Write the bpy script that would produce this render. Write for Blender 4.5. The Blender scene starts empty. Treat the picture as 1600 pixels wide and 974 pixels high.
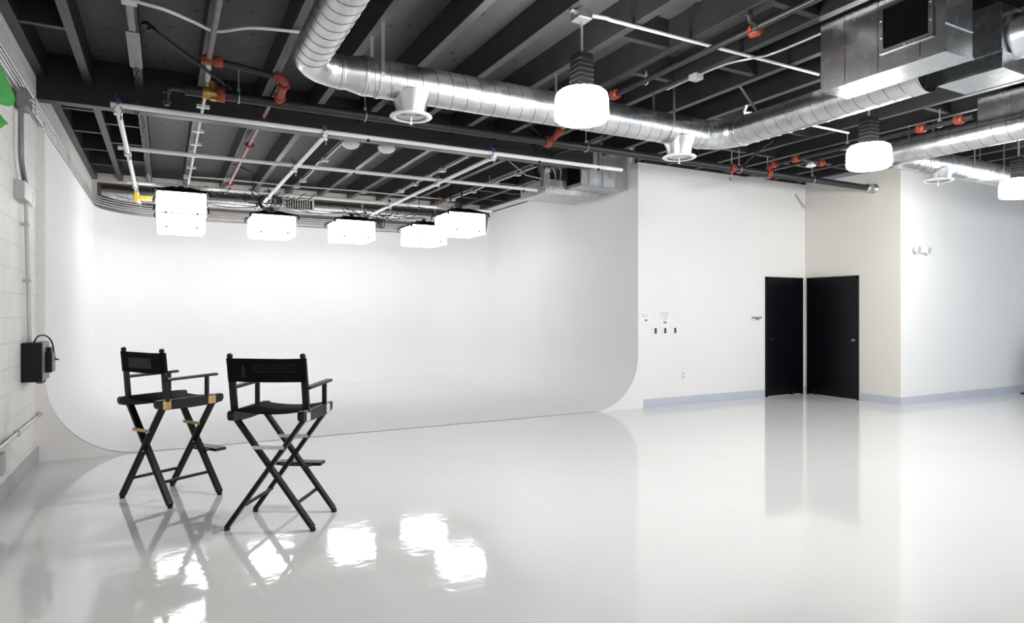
import bpy, bmesh, math, random
from mathutils import Vector, Matrix
random.seed(7)
SC = bpy.context.scene
COL = SC.collection
PI = math.pi
V = Vector

# ------------------------------------------------------------------ materials
def new_mat(name):
    m = bpy.data.materials.new(name); m.use_nodes = True
    nt = m.node_tree
    return m, nt, nt.nodes['Principled BSDF']

def mat(name, col, rough=0.5, metal=0.0, spec=0.5, var=0.0, vscale=8.0, bump=0.0, bscale=60.0, rvar=0.0):
    m, nt, b = new_mat(name)
    b.inputs['Base Color'].default_value = (*col, 1)
    b.inputs['Roughness'].default_value = rough
    b.inputs['Metallic'].default_value = metal
    b.inputs['Specular IOR Level'].default_value = spec
    tc = nt.nodes.new('ShaderNodeTexCoord')
    if var > 0 or rvar > 0:
        n = nt.nodes.new('ShaderNodeTexNoise'); n.inputs['Scale'].default_value = vscale
        n.inputs['Detail'].default_value = 5
        nt.links.new(tc.outputs['Object'], n.inputs['Vector'])
        if var > 0:
            r = nt.nodes.new('ShaderNodeValToRGB')
            r.color_ramp.elements[0].position = .3; r.color_ramp.elements[1].position = .7
            r.color_ramp.elements[0].color = (*[max(0, c*(1-var)) for c in col], 1)
            r.color_ramp.elements[1].color = (*[min(1, c*(1+var)) for c in col], 1)
            nt.links.new(n.outputs['Fac'], r.inputs['Fac'])
            nt.links.new(r.outputs['Color'], b.inputs['Base Color'])
        if rvar > 0:
            mr = nt.nodes.new('ShaderNodeMapRange')
            mr.inputs['To Min'].default_value = rough - rvar; mr.inputs['To Max'].default_value = rough + rvar
            nt.links.new(n.outputs['Fac'], mr.inputs['Value'])
            nt.links.new(mr.outputs['Result'], b.inputs['Roughness'])
    if bump > 0:
        n2 = nt.nodes.new('ShaderNodeTexNoise'); n2.inputs['Scale'].default_value = bscale
        n2.inputs['Detail'].default_value = 3
        nt.links.new(tc.outputs['Object'], n2.inputs['Vector'])
        bp = nt.nodes.new('ShaderNodeBump'); bp.inputs['Strength'].default_value = bump
        bp.inputs['Distance'].default_value = .01
        nt.links.new(n2.outputs['Fac'], bp.inputs['Height'])
        nt.links.new(bp.outputs['Normal'], b.inputs['Normal'])
    return m

def emit(name, col, s):
    m, nt, b = new_mat(name)
    b.inputs['Base Color'].default_value = (.9, .9, .9, 1)
    b.inputs['Emission Color'].default_value = (*col, 1)
    b.inputs['Emission Strength'].default_value = s
    return m

def block_mat():
    m, nt, b = new_mat('painted_block')
    tc = nt.nodes.new('ShaderNodeTexCoord')
    sp = nt.nodes.new('ShaderNodeSeparateXYZ'); cb = nt.nodes.new('ShaderNodeCombineXYZ')
    nt.links.new(tc.outputs['Object'], sp.inputs[0])
    nt.links.new(sp.outputs['Y'], cb.inputs['X']); nt.links.new(sp.outputs['Z'], cb.inputs['Y'])
    br = nt.nodes.new('ShaderNodeTexBrick')
    br.inputs['Scale'].default_value = 1.0
    br.inputs['Brick Width'].default_value = .40; br.inputs['Row Height'].default_value = .20
    br.inputs['Mortar Size'].default_value = .005; br.inputs['Mortar Smooth'].default_value = .4
    br.inputs['Color1'].default_value = (.87, .85, .81, 1); br.inputs['Color2'].default_value = (.84, .82, .785, 1)
    br.inputs['Mortar'].default_value = (.72, .70, .67, 1)
    nt.links.new(cb.outputs[0], br.inputs['Vector'])
    n = nt.nodes.new('ShaderNodeTexNoise'); n.inputs['Scale'].default_value = 5; n.inputs['Detail'].default_value = 6
    nt.links.new(tc.outputs['Object'], n.inputs['Vector'])
    mx = nt.nodes.new('ShaderNodeMixRGB'); mx.blend_type = 'MULTIPLY'; mx.inputs['Fac'].default_value = .12
    nt.links.new(br.outputs['Color'], mx.inputs[1]); nt.links.new(n.outputs['Fac'], mx.inputs[2])
    nt.links.new(mx.outputs[0], b.inputs['Base Color'])
    bp = nt.nodes.new('ShaderNodeBump'); bp.inputs['Strength'].default_value = .35; bp.inputs['Distance'].default_value = .008
    bp.invert = True
    nt.links.new(br.outputs['Fac'], bp.inputs['Height']); nt.links.new(bp.outputs['Normal'], b.inputs['Normal'])
    b.inputs['Roughness'].default_value = .55
    return m

def deck_mat():
    m, nt, b = new_mat('painted_deck')
    tc = nt.nodes.new('ShaderNodeTexCoord')
    n = nt.nodes.new('ShaderNodeTexNoise'); n.inputs['Scale'].default_value = 3.0; n.inputs['Detail'].default_value = 6
    nt.links.new(tc.outputs['Object'], n.inputs['Vector'])
    r = nt.nodes.new('ShaderNodeValToRGB')
    r.color_ramp.elements[0].position = .3; r.color_ramp.elements[1].position = .7
    r.color_ramp.elements[0].color = (DECK*.85, DECK*.85, DECK*.87, 1); r.color_ramp.elements[1].color = (DECK*1.1, DECK*1.1, DECK*1.12, 1)
    nt.links.new(n.outputs['Fac'], r.inputs['Fac'])
    # dark knots and nail holes
    vo = nt.nodes.new('ShaderNodeTexVoronoi'); vo.voronoi_dimensions = '2D'; vo.inputs['Scale'].default_value = 2.2
    mp = nt.nodes.new('ShaderNodeMapping'); mp.inputs['Scale'].default_value = (1.6, 1.0, 1.0)
    nt.links.new(tc.outputs['Object'], mp.inputs[0]); nt.links.new(mp.outputs[0], vo.inputs['Vector'])
    r2 = nt.nodes.new('ShaderNodeValToRGB')
    r2.color_ramp.elements[0].position = .055; r2.color_ramp.elements[1].position = .085
    r2.color_ramp.elements[0].color = (.1, .1, .1, 1)
    nt.links.new(vo.outputs['Distance'], r2.inputs['Fac'])
    mx = nt.nodes.new('ShaderNodeMixRGB'); mx.blend_type = 'MULTIPLY'; mx.inputs['Fac'].default_value = 1
    nt.links.new(r.outputs['Color'], mx.inputs[1]); nt.links.new(r2.outputs['Color'], mx.inputs[2])
    nt.links.new(mx.outputs[0], b.inputs['Base Color'])
    b.inputs['Roughness'].default_value = .6
    return m

def floor_mat():
    m, nt, b = new_mat('glossy_epoxy')
    tc = nt.nodes.new('ShaderNodeTexCoord')
    n = nt.nodes.new('ShaderNodeTexNoise'); n.inputs['Scale'].default_value = .6; n.inputs['Detail'].default_value = 4
    nt.links.new(tc.outputs['Object'], n.inputs['Vector'])
    r = nt.nodes.new('ShaderNodeValToRGB')
    r.color_ramp.elements[0].position = .3; r.color_ramp.elements[1].position = .7
    r.color_ramp.elements[0].color = (.80, .80, .80, 1); r.color_ramp.elements[1].color = (.83, .83, .828, 1)
    nt.links.new(n.outputs['Fac'], r.inputs['Fac']); nt.links.new(r.outputs['Color'], b.inputs['Base Color'])
    n2 = nt.nodes.new('ShaderNodeTexNoise'); n2.inputs['Scale'].default_value = 9; n2.inputs['Detail'].default_value = 2
    nt.links.new(tc.outputs['Object'], n2.inputs['Vector'])
    bp = nt.nodes.new('ShaderNodeBump'); bp.inputs['Strength'].default_value = .045; bp.inputs['Distance'].default_value = .02
    nt.links.new(n2.outputs['Fac'], bp.inputs['Height']); nt.links.new(bp.outputs['Normal'], b.inputs['Normal'])
    b.inputs['Roughness'].default_value = .06
    b.inputs['Specular IOR Level'].default_value = .70
    return m

DECK = .060
SOFT_E, LAMP_E, WORLD_E = 5.9, 98.0, 1.8
M = {}
M['floor'] = floor_mat()
M['block'] = block_mat()
M['deck'] = deck_mat()
M['joist'] = mat('dark_painted_steel', (.020, .020, .022), .40, 0, .5, .15, 4)
M['cyc'] = mat('cyclorama_white', (.84, .84, .85), .6, 0, .3, .01, 2)
M['cycfloor'] = mat('cyclorama_floor_white', (.80, .80, .81), .35, 0, .4, .02, 1)
M['wall'] = mat('white_wall_paint', (.81, .805, .79), .6, 0, .3, .012, 1.5)
M['wallbeige'] = mat('warm_wall_paint', (.79, .765, .72), .6, 0, .3, .012, 1.5)
M['stripbeige'] = mat('beige_board_edge', (.86, .83, .81), .7, 0, .2, .02, 4)
M['base'] = mat('grey_blue_vinyl_base', (.52, .55, .62), .4, 0, .4, .03, 4)
M['baseleft'] = mat('grey_painted_base', (.42, .43, .46), .35, 0, .5, .08, 5)
M['blackdoor'] = mat('black_door_paint', (.002, .002, .004), .3, 0, .25)
M['black'] = mat('black_lacquer', (.003, .003, .0035), .35, 0, .3)
M['blackcloth'] = mat('black_canvas', (.003, .003, .0035), .8, 0, .12, .2, 40, .2, 400)
M['blackmetal'] = mat('black_metal', (.005, .005, .006), .4, 0, .35)
M['tan'] = mat('bare_tan_wood', (.55, .36, .16), .5, 0, .3, .2, 30)
M['palewood'] = mat('pale_wood', (.62, .58, .50), .5, 0, .3, .1, 30)
M['galv'] = mat('galvanised_steel', (.62, .63, .64), .30, 1.0, .5, .10, 7, .05, 9, .08)
M['galvdull'] = mat('dull_galvanised_sheet', (.50, .52, .53), .27, 1.0, .5, .06, 9, .015, 6, .03)
M['galvmatte'] = mat('matte_galvanised_sheet', (.50, .51, .52), .42, .9, .5, .18, 9, .05, 8, .08)
M['galvseam'] = mat('duct_seam_steel', (.26, .26, .26), .4, 1.0)
M['chrome'] = mat('bright_fitting_steel', (.75, .76, .78), .25, 1.0)
M['whitepipe'] = mat('white_painted_pipe', (.80, .80, .78), .35, 0, .5)
M['conduit'] = mat('grey_steel_conduit', (.55, .55, .55), .35, .7, .5)
M['conduitw'] = mat('painted_conduit', (.62, .60, .58), .45, 0, .4)
M['blackpipe'] = mat('black_iron_pipe', (.030, .028, .028), .45, .4, .5, .2, 20)
M['red'] = mat('red_coupling_paint', (.27, .040, .020), .45, 0, .5, .3, 30)
M['brass'] = mat('brass_valve', (.45, .28, .08), .35, .9)
M['weathered'] = mat('weathered_brown_pipe', (.20, .175, .16), .5, .2, .4, .2, 10)
M['pinkpipe'] = mat('faded_red_pipe', (.42, .24, .22), .5, 0, .4, .2, 20)
M['whiteplastic'] = mat('white_plastic', (.82, .82, .82), .4, 0, .4)
M['lightgrey'] = mat('light_grey_metal', (.50, .50, .49), .45, .2, .4)
M['grey'] = mat('grey_box_metal', (.22, .23, .24), .45, .5, .4, .1, 10)
M['holeshade'] = mat('opening_shade', (.004, .003, .0025), .9, 0, .1)  # near-black colour that stands in for the shade inside openings
M['darkbtn'] = mat('dark_switch_insert', (.04, .04, .045), .4)
M['ink'] = mat('printed_ink', (.10, .10, .11), .7)
M['greyink'] = mat('pale_printed_ink', (.50, .49, .53), .7)
M['paper'] = mat('sign_paper', (.84, .83, .84), .6)
M['blue'] = mat('blue_clamp_pad', (.03, .05, .16), .5)
M['green'] = mat('green_fabric', (.06, .36, .075), .75, 0, .2, .12, 8)
M['yellow'] = mat('yellow_tag', (.70, .50, .05), .5)
M['brownbox'] = mat('dark_brown_board', (.10, .05, .045), .6)
M['ledger'] = mat('beige_ledger', (.55, .51, .47), .6, 0, .3, .06, 5)
M['piping'] = mat('grey_seam_piping', (.55, .55, .55), .6)
M['soft'] = emit('lit_diffusion_cloth', (1, .99, .98), SOFT_E)
M['lamp'] = emit('lit_acrylic_lens', (1, .985, .955), LAMP_E)
M['logodim'] = mat('dim_screen_print', (.018, .004, .005), .6, 0, .2, .8, 60)
M['logogreen'] = mat('dim_green_print', (.008, .02, .010), .6, 0, .2, .5, 60)
M['sheen'] = mat('grey_glare_print', (.014, .010, .010), .5, 0, .25, .3, 20)  # glare on the canvas put into the colour of the dim print
M['domeglass'] = mat('white_dome_glass', (.85, .85, .84), .3)

# ------------------------------------------------------------------ mesh builder
SPLIT = {'corner_rod', 'cloth_snap', 'screw', 'plate_screw', 'drop_rod', 'flexible_conduit', 'outlet_slot', 'socket', 'opening_edge'}
class MB:
    def __init__(s): s.v = []; s.f = []; s.s = []
    def add(s, vs, fs, smooth=False):
        o = len(s.v); s.v += [tuple(p) for p in vs]
        for f in fs:
            s.f.append([o+i for i in f]); s.s.append(smooth)
        return s
    def box(s, c, d, rot=None, bev=0.0):
        bm = bmesh.new(); bmesh.ops.create_cube(bm, size=1)
        bmesh.ops.scale(bm, vec=d, verts=bm.verts)
        if bev > 0: bmesh.ops.bevel(bm, geom=list(bm.edges), offset=bev, segments=2, affect='EDGES', profile=.5)
        mt = Matrix.Translation(c) @ (rot.to_4x4() if rot else Matrix())
        bm.verts.index_update()
        s.add([mt @ v.co for v in bm.verts], [[v.index for v in f.verts] for f in bm.faces]); bm.free()
        return s
    def b2(s, lo, hi, bev=0.0):
        return s.box([(a+b)/2 for a, b in zip(lo, hi)], [abs(b-a) for a, b in zip(lo, hi)], None, bev)
    def bar(s, p0, p1, w, h, up=(0, 0, 1), bev=0.0):
        p0, p1 = V(p0), V(p1); d = p1-p0; L = d.length; y = d/L
        x = y.cross(V(up)).normalized(); z = x.cross(y).normalized()
        return s.box((p0+p1)/2, (w, L, h), Matrix((x, y, z)).transposed(), bev)
    def rings(s, rs, smooth=True, cap=True, closed=False):
        n = len(rs[0]); vs = [p for r in rs for p in r]; fs = []
        m = len(rs)
        for i in range(m if closed else m-1):
            a, b = i*n, ((i+1) % m)*n
            for j in range(n):
                k = (j+1) % n; fs.append([a+j, a+k, b+k, b+j])
        s.add(vs, fs, smooth)
        if cap and not closed:
            s.add(rs[0], [list(range(n))[::-1]]); s.add(rs[-1], [list(range(n))])
        return s
    def lathe(s, p0, ax, prof, n=24, smooth=True, cap=True):
        p0, ax = V(p0), V(ax).normalized()
        x = ax.orthogonal().normalized(); y = ax.cross(x)
        return s.rings([[p0+ax*t+(x*math.cos(2*PI*j/n)+y*math.sin(2*PI*j/n))*r for j in range(n)] for t, r in prof], smooth, cap)
    def cyl(s, p0, p1, r, n=16, cap=True):
        p0, p1 = V(p0), V(p1); d = p1-p0
        return s.lathe(p0, d, [(0, r), (d.length, r)], n, True, cap)
    def tube(s, pts, r, n=8, cap=True, smooth=True):
        pts = [V(p) for p in pts]; rs = []; x = None
        for i, p in enumerate(pts):
            t = (pts[min(i+1, len(pts)-1)]-pts[max(i-1, 0)]).normalized()
            x = t.orthogonal().normalized() if x is None else (x-t*x.dot(t)).normalized()
            y = t.cross(x)
            rr = r[i] if isinstance(r, (list, tuple)) else r
            rs.append([p+(x*math.cos(2*PI*j/n)+y*math.sin(2*PI*j/n))*rr for j in range(n)])
        return s.rings(rs, smooth, cap)
    def ball(s, c, r, n=14, sz=(1, 1, 1)):
        c = V(c)
        rs = []
        for i in range(1, n//2):
            a = PI*i/(n//2)
            rs.append([c+V((math.sin(a)*math.cos(2*PI*j/n)*r*sz[0], math.sin(a)*math.sin(2*PI*j/n)*r*sz[1], -math.cos(a)*r*sz[2])) for j in range(n)])
        return s.rings(rs)
    def torus(s, c, ax, R, r, n=24, m=8):
        ax = V(ax).normalized(); x = ax.orthogonal().normalized(); y = ax.cross(x); c = V(c)
        return s.rings([[c+(x*math.cos(a)+y*math.sin(a))*(R+r*math.cos(b))+ax*r*math.sin(b) for b in [2*PI*k/m for k in range(m)]] for a in [2*PI*j/n for j in range(n)]], True, False, True)
    def prism(s, poly, vec):
        vec = V(vec); a = [V(p) for p in poly]; b = [p+vec for p in a]; n = len(a)
        s.add(a+b, [[j, (j+1) % n, n+(j+1) % n, n+j] for j in range(n)]+[list(range(n))[::-1], [n+j for j in range(n)]])
        return s
    def pieces(s):
        # loose pieces of the mesh, each as a builder of its own
        key = {}; par = {}
        def find(a):
            while par[a] != a: par[a] = par[par[a]]; a = par[a]
            return a
        ids = []
        for v in s.v:
            k = tuple(round(c, 5) for c in v); ids.append(key.setdefault(k, len(key)))
        for i in range(len(key)): par[i] = i
        for f in s.f:
            for i in f[1:]: par[find(ids[i])] = find(ids[f[0]])
        out = {}
        for f, sm in zip(s.f, s.s):
            b, mp = out.setdefault(find(ids[f[0]]), (MB(), {}))
            q = []
            for i in f:
                if i not in mp: mp[i] = len(b.v); b.v.append(s.v[i])
                q.append(mp[i])
            b.f.append(q); b.s.append(sm)
        return [b for b, _ in out.values()]
    def obj(s, name, m, parent=None):
        if name in SPLIT:
            ps = s.pieces()
            if len(ps) > 1:
                for b in ps[1:]: b._obj(name, m, parent)
                return ps[0]._obj(name, m, parent)
        return s._obj(name, m, parent)
    def _obj(s, name, m, parent=None):
        me = bpy.data.meshes.new(name); me.from_pydata(s.v, [], s.f)
        me.polygons.foreach_set('use_smooth', s.s)
        bm = bmesh.new(); bm.from_mesh(me); bmesh.ops.recalc_face_normals(bm, faces=bm.faces); bm.to_mesh(me); bm.free()
        me.materials.append(M[m]); me.update()
        o = bpy.data.objects.new(name, me); COL.objects.link(o)
        if parent: o.parent = parent
        return o

def tag(o, label=None, cat=None, group=None, kind=None):
    if label: o['label'] = label
    if cat: o['category'] = cat
    if group: o['group'] = group
    if kind: o['kind'] = kind
    return o
def thing(name, label, cat, loc=(0, 0, 0), rz=0, group=None):
    o = bpy.data.objects.new(name, None); COL.objects.link(o)
    o.location = loc; o.rotation_euler = (0, 0, rz); o.empty_display_size = .1
    return tag(o, label, cat, group)
def struct(name, b, m, parent=None):
    o = b.obj(name, m, parent)
    if not parent: o['kind'] = 'structure'
    return o
def dup(root, loc, rz=None, label=None):
    r = root.copy(); COL.objects.link(r); r.location = loc
    if rz is not None: r.rotation_euler = (0, 0, rz)
    if label: r['label'] = label
    for ch in root.children:
        c = ch.copy(); COL.objects.link(c); c.parent = r
        for g in ch.children:
            d = g.copy(); COL.objects.link(d); d.parent = c
    return r

# ------------------------------------------------------------------ dimensions
XL, XR, YF, YB = -1.08, 6.26, 7.70, 13.90        # left wall, cyclorama right wall, front plane, cyclorama back
XC, YR = 10.0, 6.0                               # door return wall, far right wall
ZJ, ZD, ZG = 3.69, 3.95, 3.49                    # joist bottoms, deck, girder bottom
XE, YN = 16.0, -5.0

# ------------------------------------------------------------------ setting
struct('floor', MB().b2((XL-.2, YN, -.15), (XE, YB+.4, 0)), 'floor')
struct('wall_left', MB().b2((XL-.2, YN, 0), (XL, YB+.4, ZD)), 'block')
struct('wall_back', MB().b2((XL, YB+.14, 0), (XC, YB+.4, ZD)), 'ledger')
struct('wall_front', MB().b2((XR+.02, YF, 0), (XC+.2, YF+.2, ZJ)), 'wall')
struct('wall_return', MB().b2((XC, YR+.001, 0), (XC+.2, YF, ZJ)), 'wallbeige')
struct('wall_far', MB().b2((XC+.001, YR, 0), (XE, YR+.2, ZJ)), 'wall')
struct('wall_right', MB().b2((XE, 3.6, 0), (XE+.2, YR+.2, ZD)).b2((XE, YN, 2.6), (XE+.2, 3.6, ZD)), 'wall')
struct('wall_near_light_block', MB().b2((XL, YN-.2, 0), (3.2, YN, ZD)), 'wall')  # unseen partial wall, added to keep sky light off the floor at left

# cyclorama : wall, vertical fillets, floor cove in one sweep
def cyc():
    b = MB(); xl = XL+.06; Rc, Rb, top = 1.3, .80, 3.20
    path = [(xl, YF, 1, 0)]
    path += [(xl, y, 1, 0) for y in (9, 10.5, YB-Rc)]
    for i in range(1, 17):
        a = PI/2*i/16; path.append((xl+Rc-Rc*math.cos(a), YB-Rc+Rc*math.sin(a), math.cos(a), -math.sin(a)))
    path += [(x, YB, 0, -1) for x in (2, 3.5)]
    for i in range(0, 17):
        a = PI/2*i/16; path.append((XR-Rc+Rc*math.sin(a), YB-Rc+Rc*math.cos(a), -math.sin(a), -math.cos(a)))
    path += [(XR, y, -1, 0) for y in (10.5, 9, YF)]
    prof = [(0, 3.62), (0, top), (0, 2), (0, Rb)]
    prof += [(Rb-Rb*math.cos(PI/2*i/14), Rb-Rb*math.sin(PI/2*i/14)+.004) for i in range(1, 15)]
    n = len(prof); vs = []; fs = []
    for k, (x, y, nx, ny) in enumerate(path):
        for d, z in prof:
            # left and back edges stop at the coping, the right wall runs up to the joists
            if z > top and not (x > XR-.01): z = top
            vs.append((x+nx*d, y+ny*d, z))
    for i in range(len(path)-1):
        for j in range(n-1):
            fs.append([i*n+j, i*n+j+1, (i+1)*n+j+1, (i+1)*n+j])
    b.add(vs, fs, True)
    o = struct('wall_cyclorama', b, 'cyc')
    fl = MB(); loop = [vs[i*n+n-1] for i in range(len(path))]
    fl.add(loop, [list(range(len(loop)))])
    tagged = fl.obj('cyclorama_floor', 'cycfloor', o)
    return xl, Rb
xl, RB = cyc()
def arcpts(cx, sgn):     # profile of the cove in the front plane
    return [(cx+sgn*(RB-RB*math.cos(PI/2*i/20)), YF-.006, RB-RB*math.sin(PI/2*i/20)) for i in range(21)]
L = [(XL, YF-.006, 0), (XL, YF-.006, 3.30), (xl, YF-.006, 3.30)]+arcpts(xl, 1)
struct('trim_1', MB().prism(L, (0, .006, 0)), 'stripbeige')
Rr = [(XR+.02, YF-.006, 0), (XR+.02, YF-.006, ZJ), (XR, YF-.006, ZJ)]+arcpts(XR, -1)
struct('trim_2', MB().prism(Rr, (0, .006, 0)), 'wall')
struct('baseboard_left', MB().b2((XL, YN, 0), (XL+.014, YF, .15)), 'baseleft')
struct('baseboard_front', MB().b2((XR+.11, YF-.012, 0), (8.98, YF, .125), .003), 'base')
struct('baseboard_corner', MB().b2((9.94, YF-.012, 0), (XC, YF, .125)).b2((XC-.012, 7.66, 0), (XC, YF-.012, .125)), 'base')
struct('baseboard_return', MB().b2((XC-.012, YR, 0), (XC, 6.64, .125)).b2((XC-.012, YR-.012, 0), (XE, YR, .125)), 'base')

# upper back: ledger frame standing in front of the building wall
ub = MB()
ub.b2((XL, 13.02, 3.66), (XR+.2, 13.12, 3.80)); ub.b2((XL, 13.05, 3.22), (XL+.07, 13.12, 3.66))
struct('trim_3', ub, 'ledger')
struct('trim_4', MB().b2((XL, 13.72, 3.20), (XR, 13.80, 3.36)), 'ledger')
struct('trim_5', MB().b2((XR, YF+.2, 3.62), (XR+.06, 13.02, ZD)), 'cyc')

# ceiling : deck, joists, girder, blocking
ceil = struct('ceiling', MB().b2((XL-.2, YN, ZD), (XE, YB+.4, ZD+.15)), 'deck')
JX = [-1.035, -.66, -.22, .33, .93, 1.49, 2.07, 2.67, 3.255, 3.845, 4.435, 5.03, 5.60]
JX += [6.19+.585*k for k in range(17)]
def joist(x, y0, y1):
    b = MB(); w = .075
    b.b2((x-w/2, y0, ZJ), (x+w/2, y1, ZD), .004)
    b.obj('joist', 'joist', ceil)
for i, x in enumerate(JX):
    joist(x, YN, YF-.07 if x < XC else YR+.2)
    if x < 5.5: joist(x, YF+.07, 13.02)
    elif x < 6.3: joist(x, 9.6, 13.02)
MB().b2((XL, YF-.07, ZG), (5.40, YF+.07, ZD), .005).obj('girder', 'joist', ceil)
MB().b2((XR+.1, YF-.02, ZJ), (XC, YF+.2, ZD)).obj('wall_plate', 'joist', ceil)
for a, b_, ys in ((0, 1, (1.8, 4.2, 6.27, 8.7, 9.73, 10.75, 11.8)), (1, 2, (8.2, 9.2, 10.2, 11.3)), (5, 6, (3.3,)), (8, 9, (2.6, 4.3)), (9, 10, (3.3, 4.9)), (10, 11, (4.4,)),
                  (11, 12, (10.2, 11, 11.8, 12.5)), (12, 13, (10.2, 11, 11.8, 12.5)), (12, 13, (5.6,)), (13, 14, (4.2, 5.6)), (14, 15, (3.0, 5.6, 6.6)), (15, 16, (4.2, 6.6)), (16, 17, (3.4, 5.4, 6.8)), (17, 18, (3.4, 5.4, 6.8)), (18, 19, (5, 6.6))):
    for y in ys:
        MB().b2((JX[a]+.0375, y-.03, ZJ+.02), (JX[b_]-.0375, y+.03, ZD)).obj('blocking', 'joist', ceil)

# doors
def door(name, lo, hi, axis):
    b = MB(); b.b2(lo, hi, .003)
    return struct(name, b, 'blackdoor')
d1 = door('door_1', (9.03, YF-.02, .012), (9.88, YF-.001, 2.0), 'x')
f = MB(); f.b2((8.99, YF-.03, 0), (9.03, YF-.001, 2.04)).b2((9.88, YF-.03, 0), (9.92, YF-.001, 2.04)).b2((8.99, YF-.03, 2.0), (9.92, YF-.001, 2.04))
f.obj('door_frame', 'blackdoor', d1)
MB().b2((9.60, YF-.06, .01), (9.63, YF-.03, .10)).obj('door_stop', 'blackmetal', d1)
MB().lathe((9.10, YF-.02, .98), (0, -1, 0), [(0, .028), (.012, .028), (.014, .012), (.035, .012), (.04, .026), (.06, .026), (.066, .015)]).obj('door_knob', 'blackmetal', d1)
d2 = door('door_2', (XC-.02, 6.72, .012), (XC-.001, 7.60, 2.0), 'y')
f = MB(); f.b2((XC-.03, 6.68, 0), (XC-.001, 6.72, 2.04)).b2((XC-.03, 7.60, 0), (XC-.001, 7.64, 2.04)).b2((XC-.03, 6.68, 2.0), (XC-.001, 7.64, 2.04))
f.obj('door_frame', 'blackdoor', d2)
MB().lathe((XC-.02, 6.755, .98), (-1, 0, 0), [(0, .020), (.010, .020), (.012, .010), (.03, .010), (.034, .020), (.05, .020), (.056, .012)]).obj('door_knob', 'grey', d2)
MB().b2((XC-.06, 7.45, .01), (XC-.03, 7.48, .10)).obj('door_stop', 'blackmetal', d2)

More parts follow.
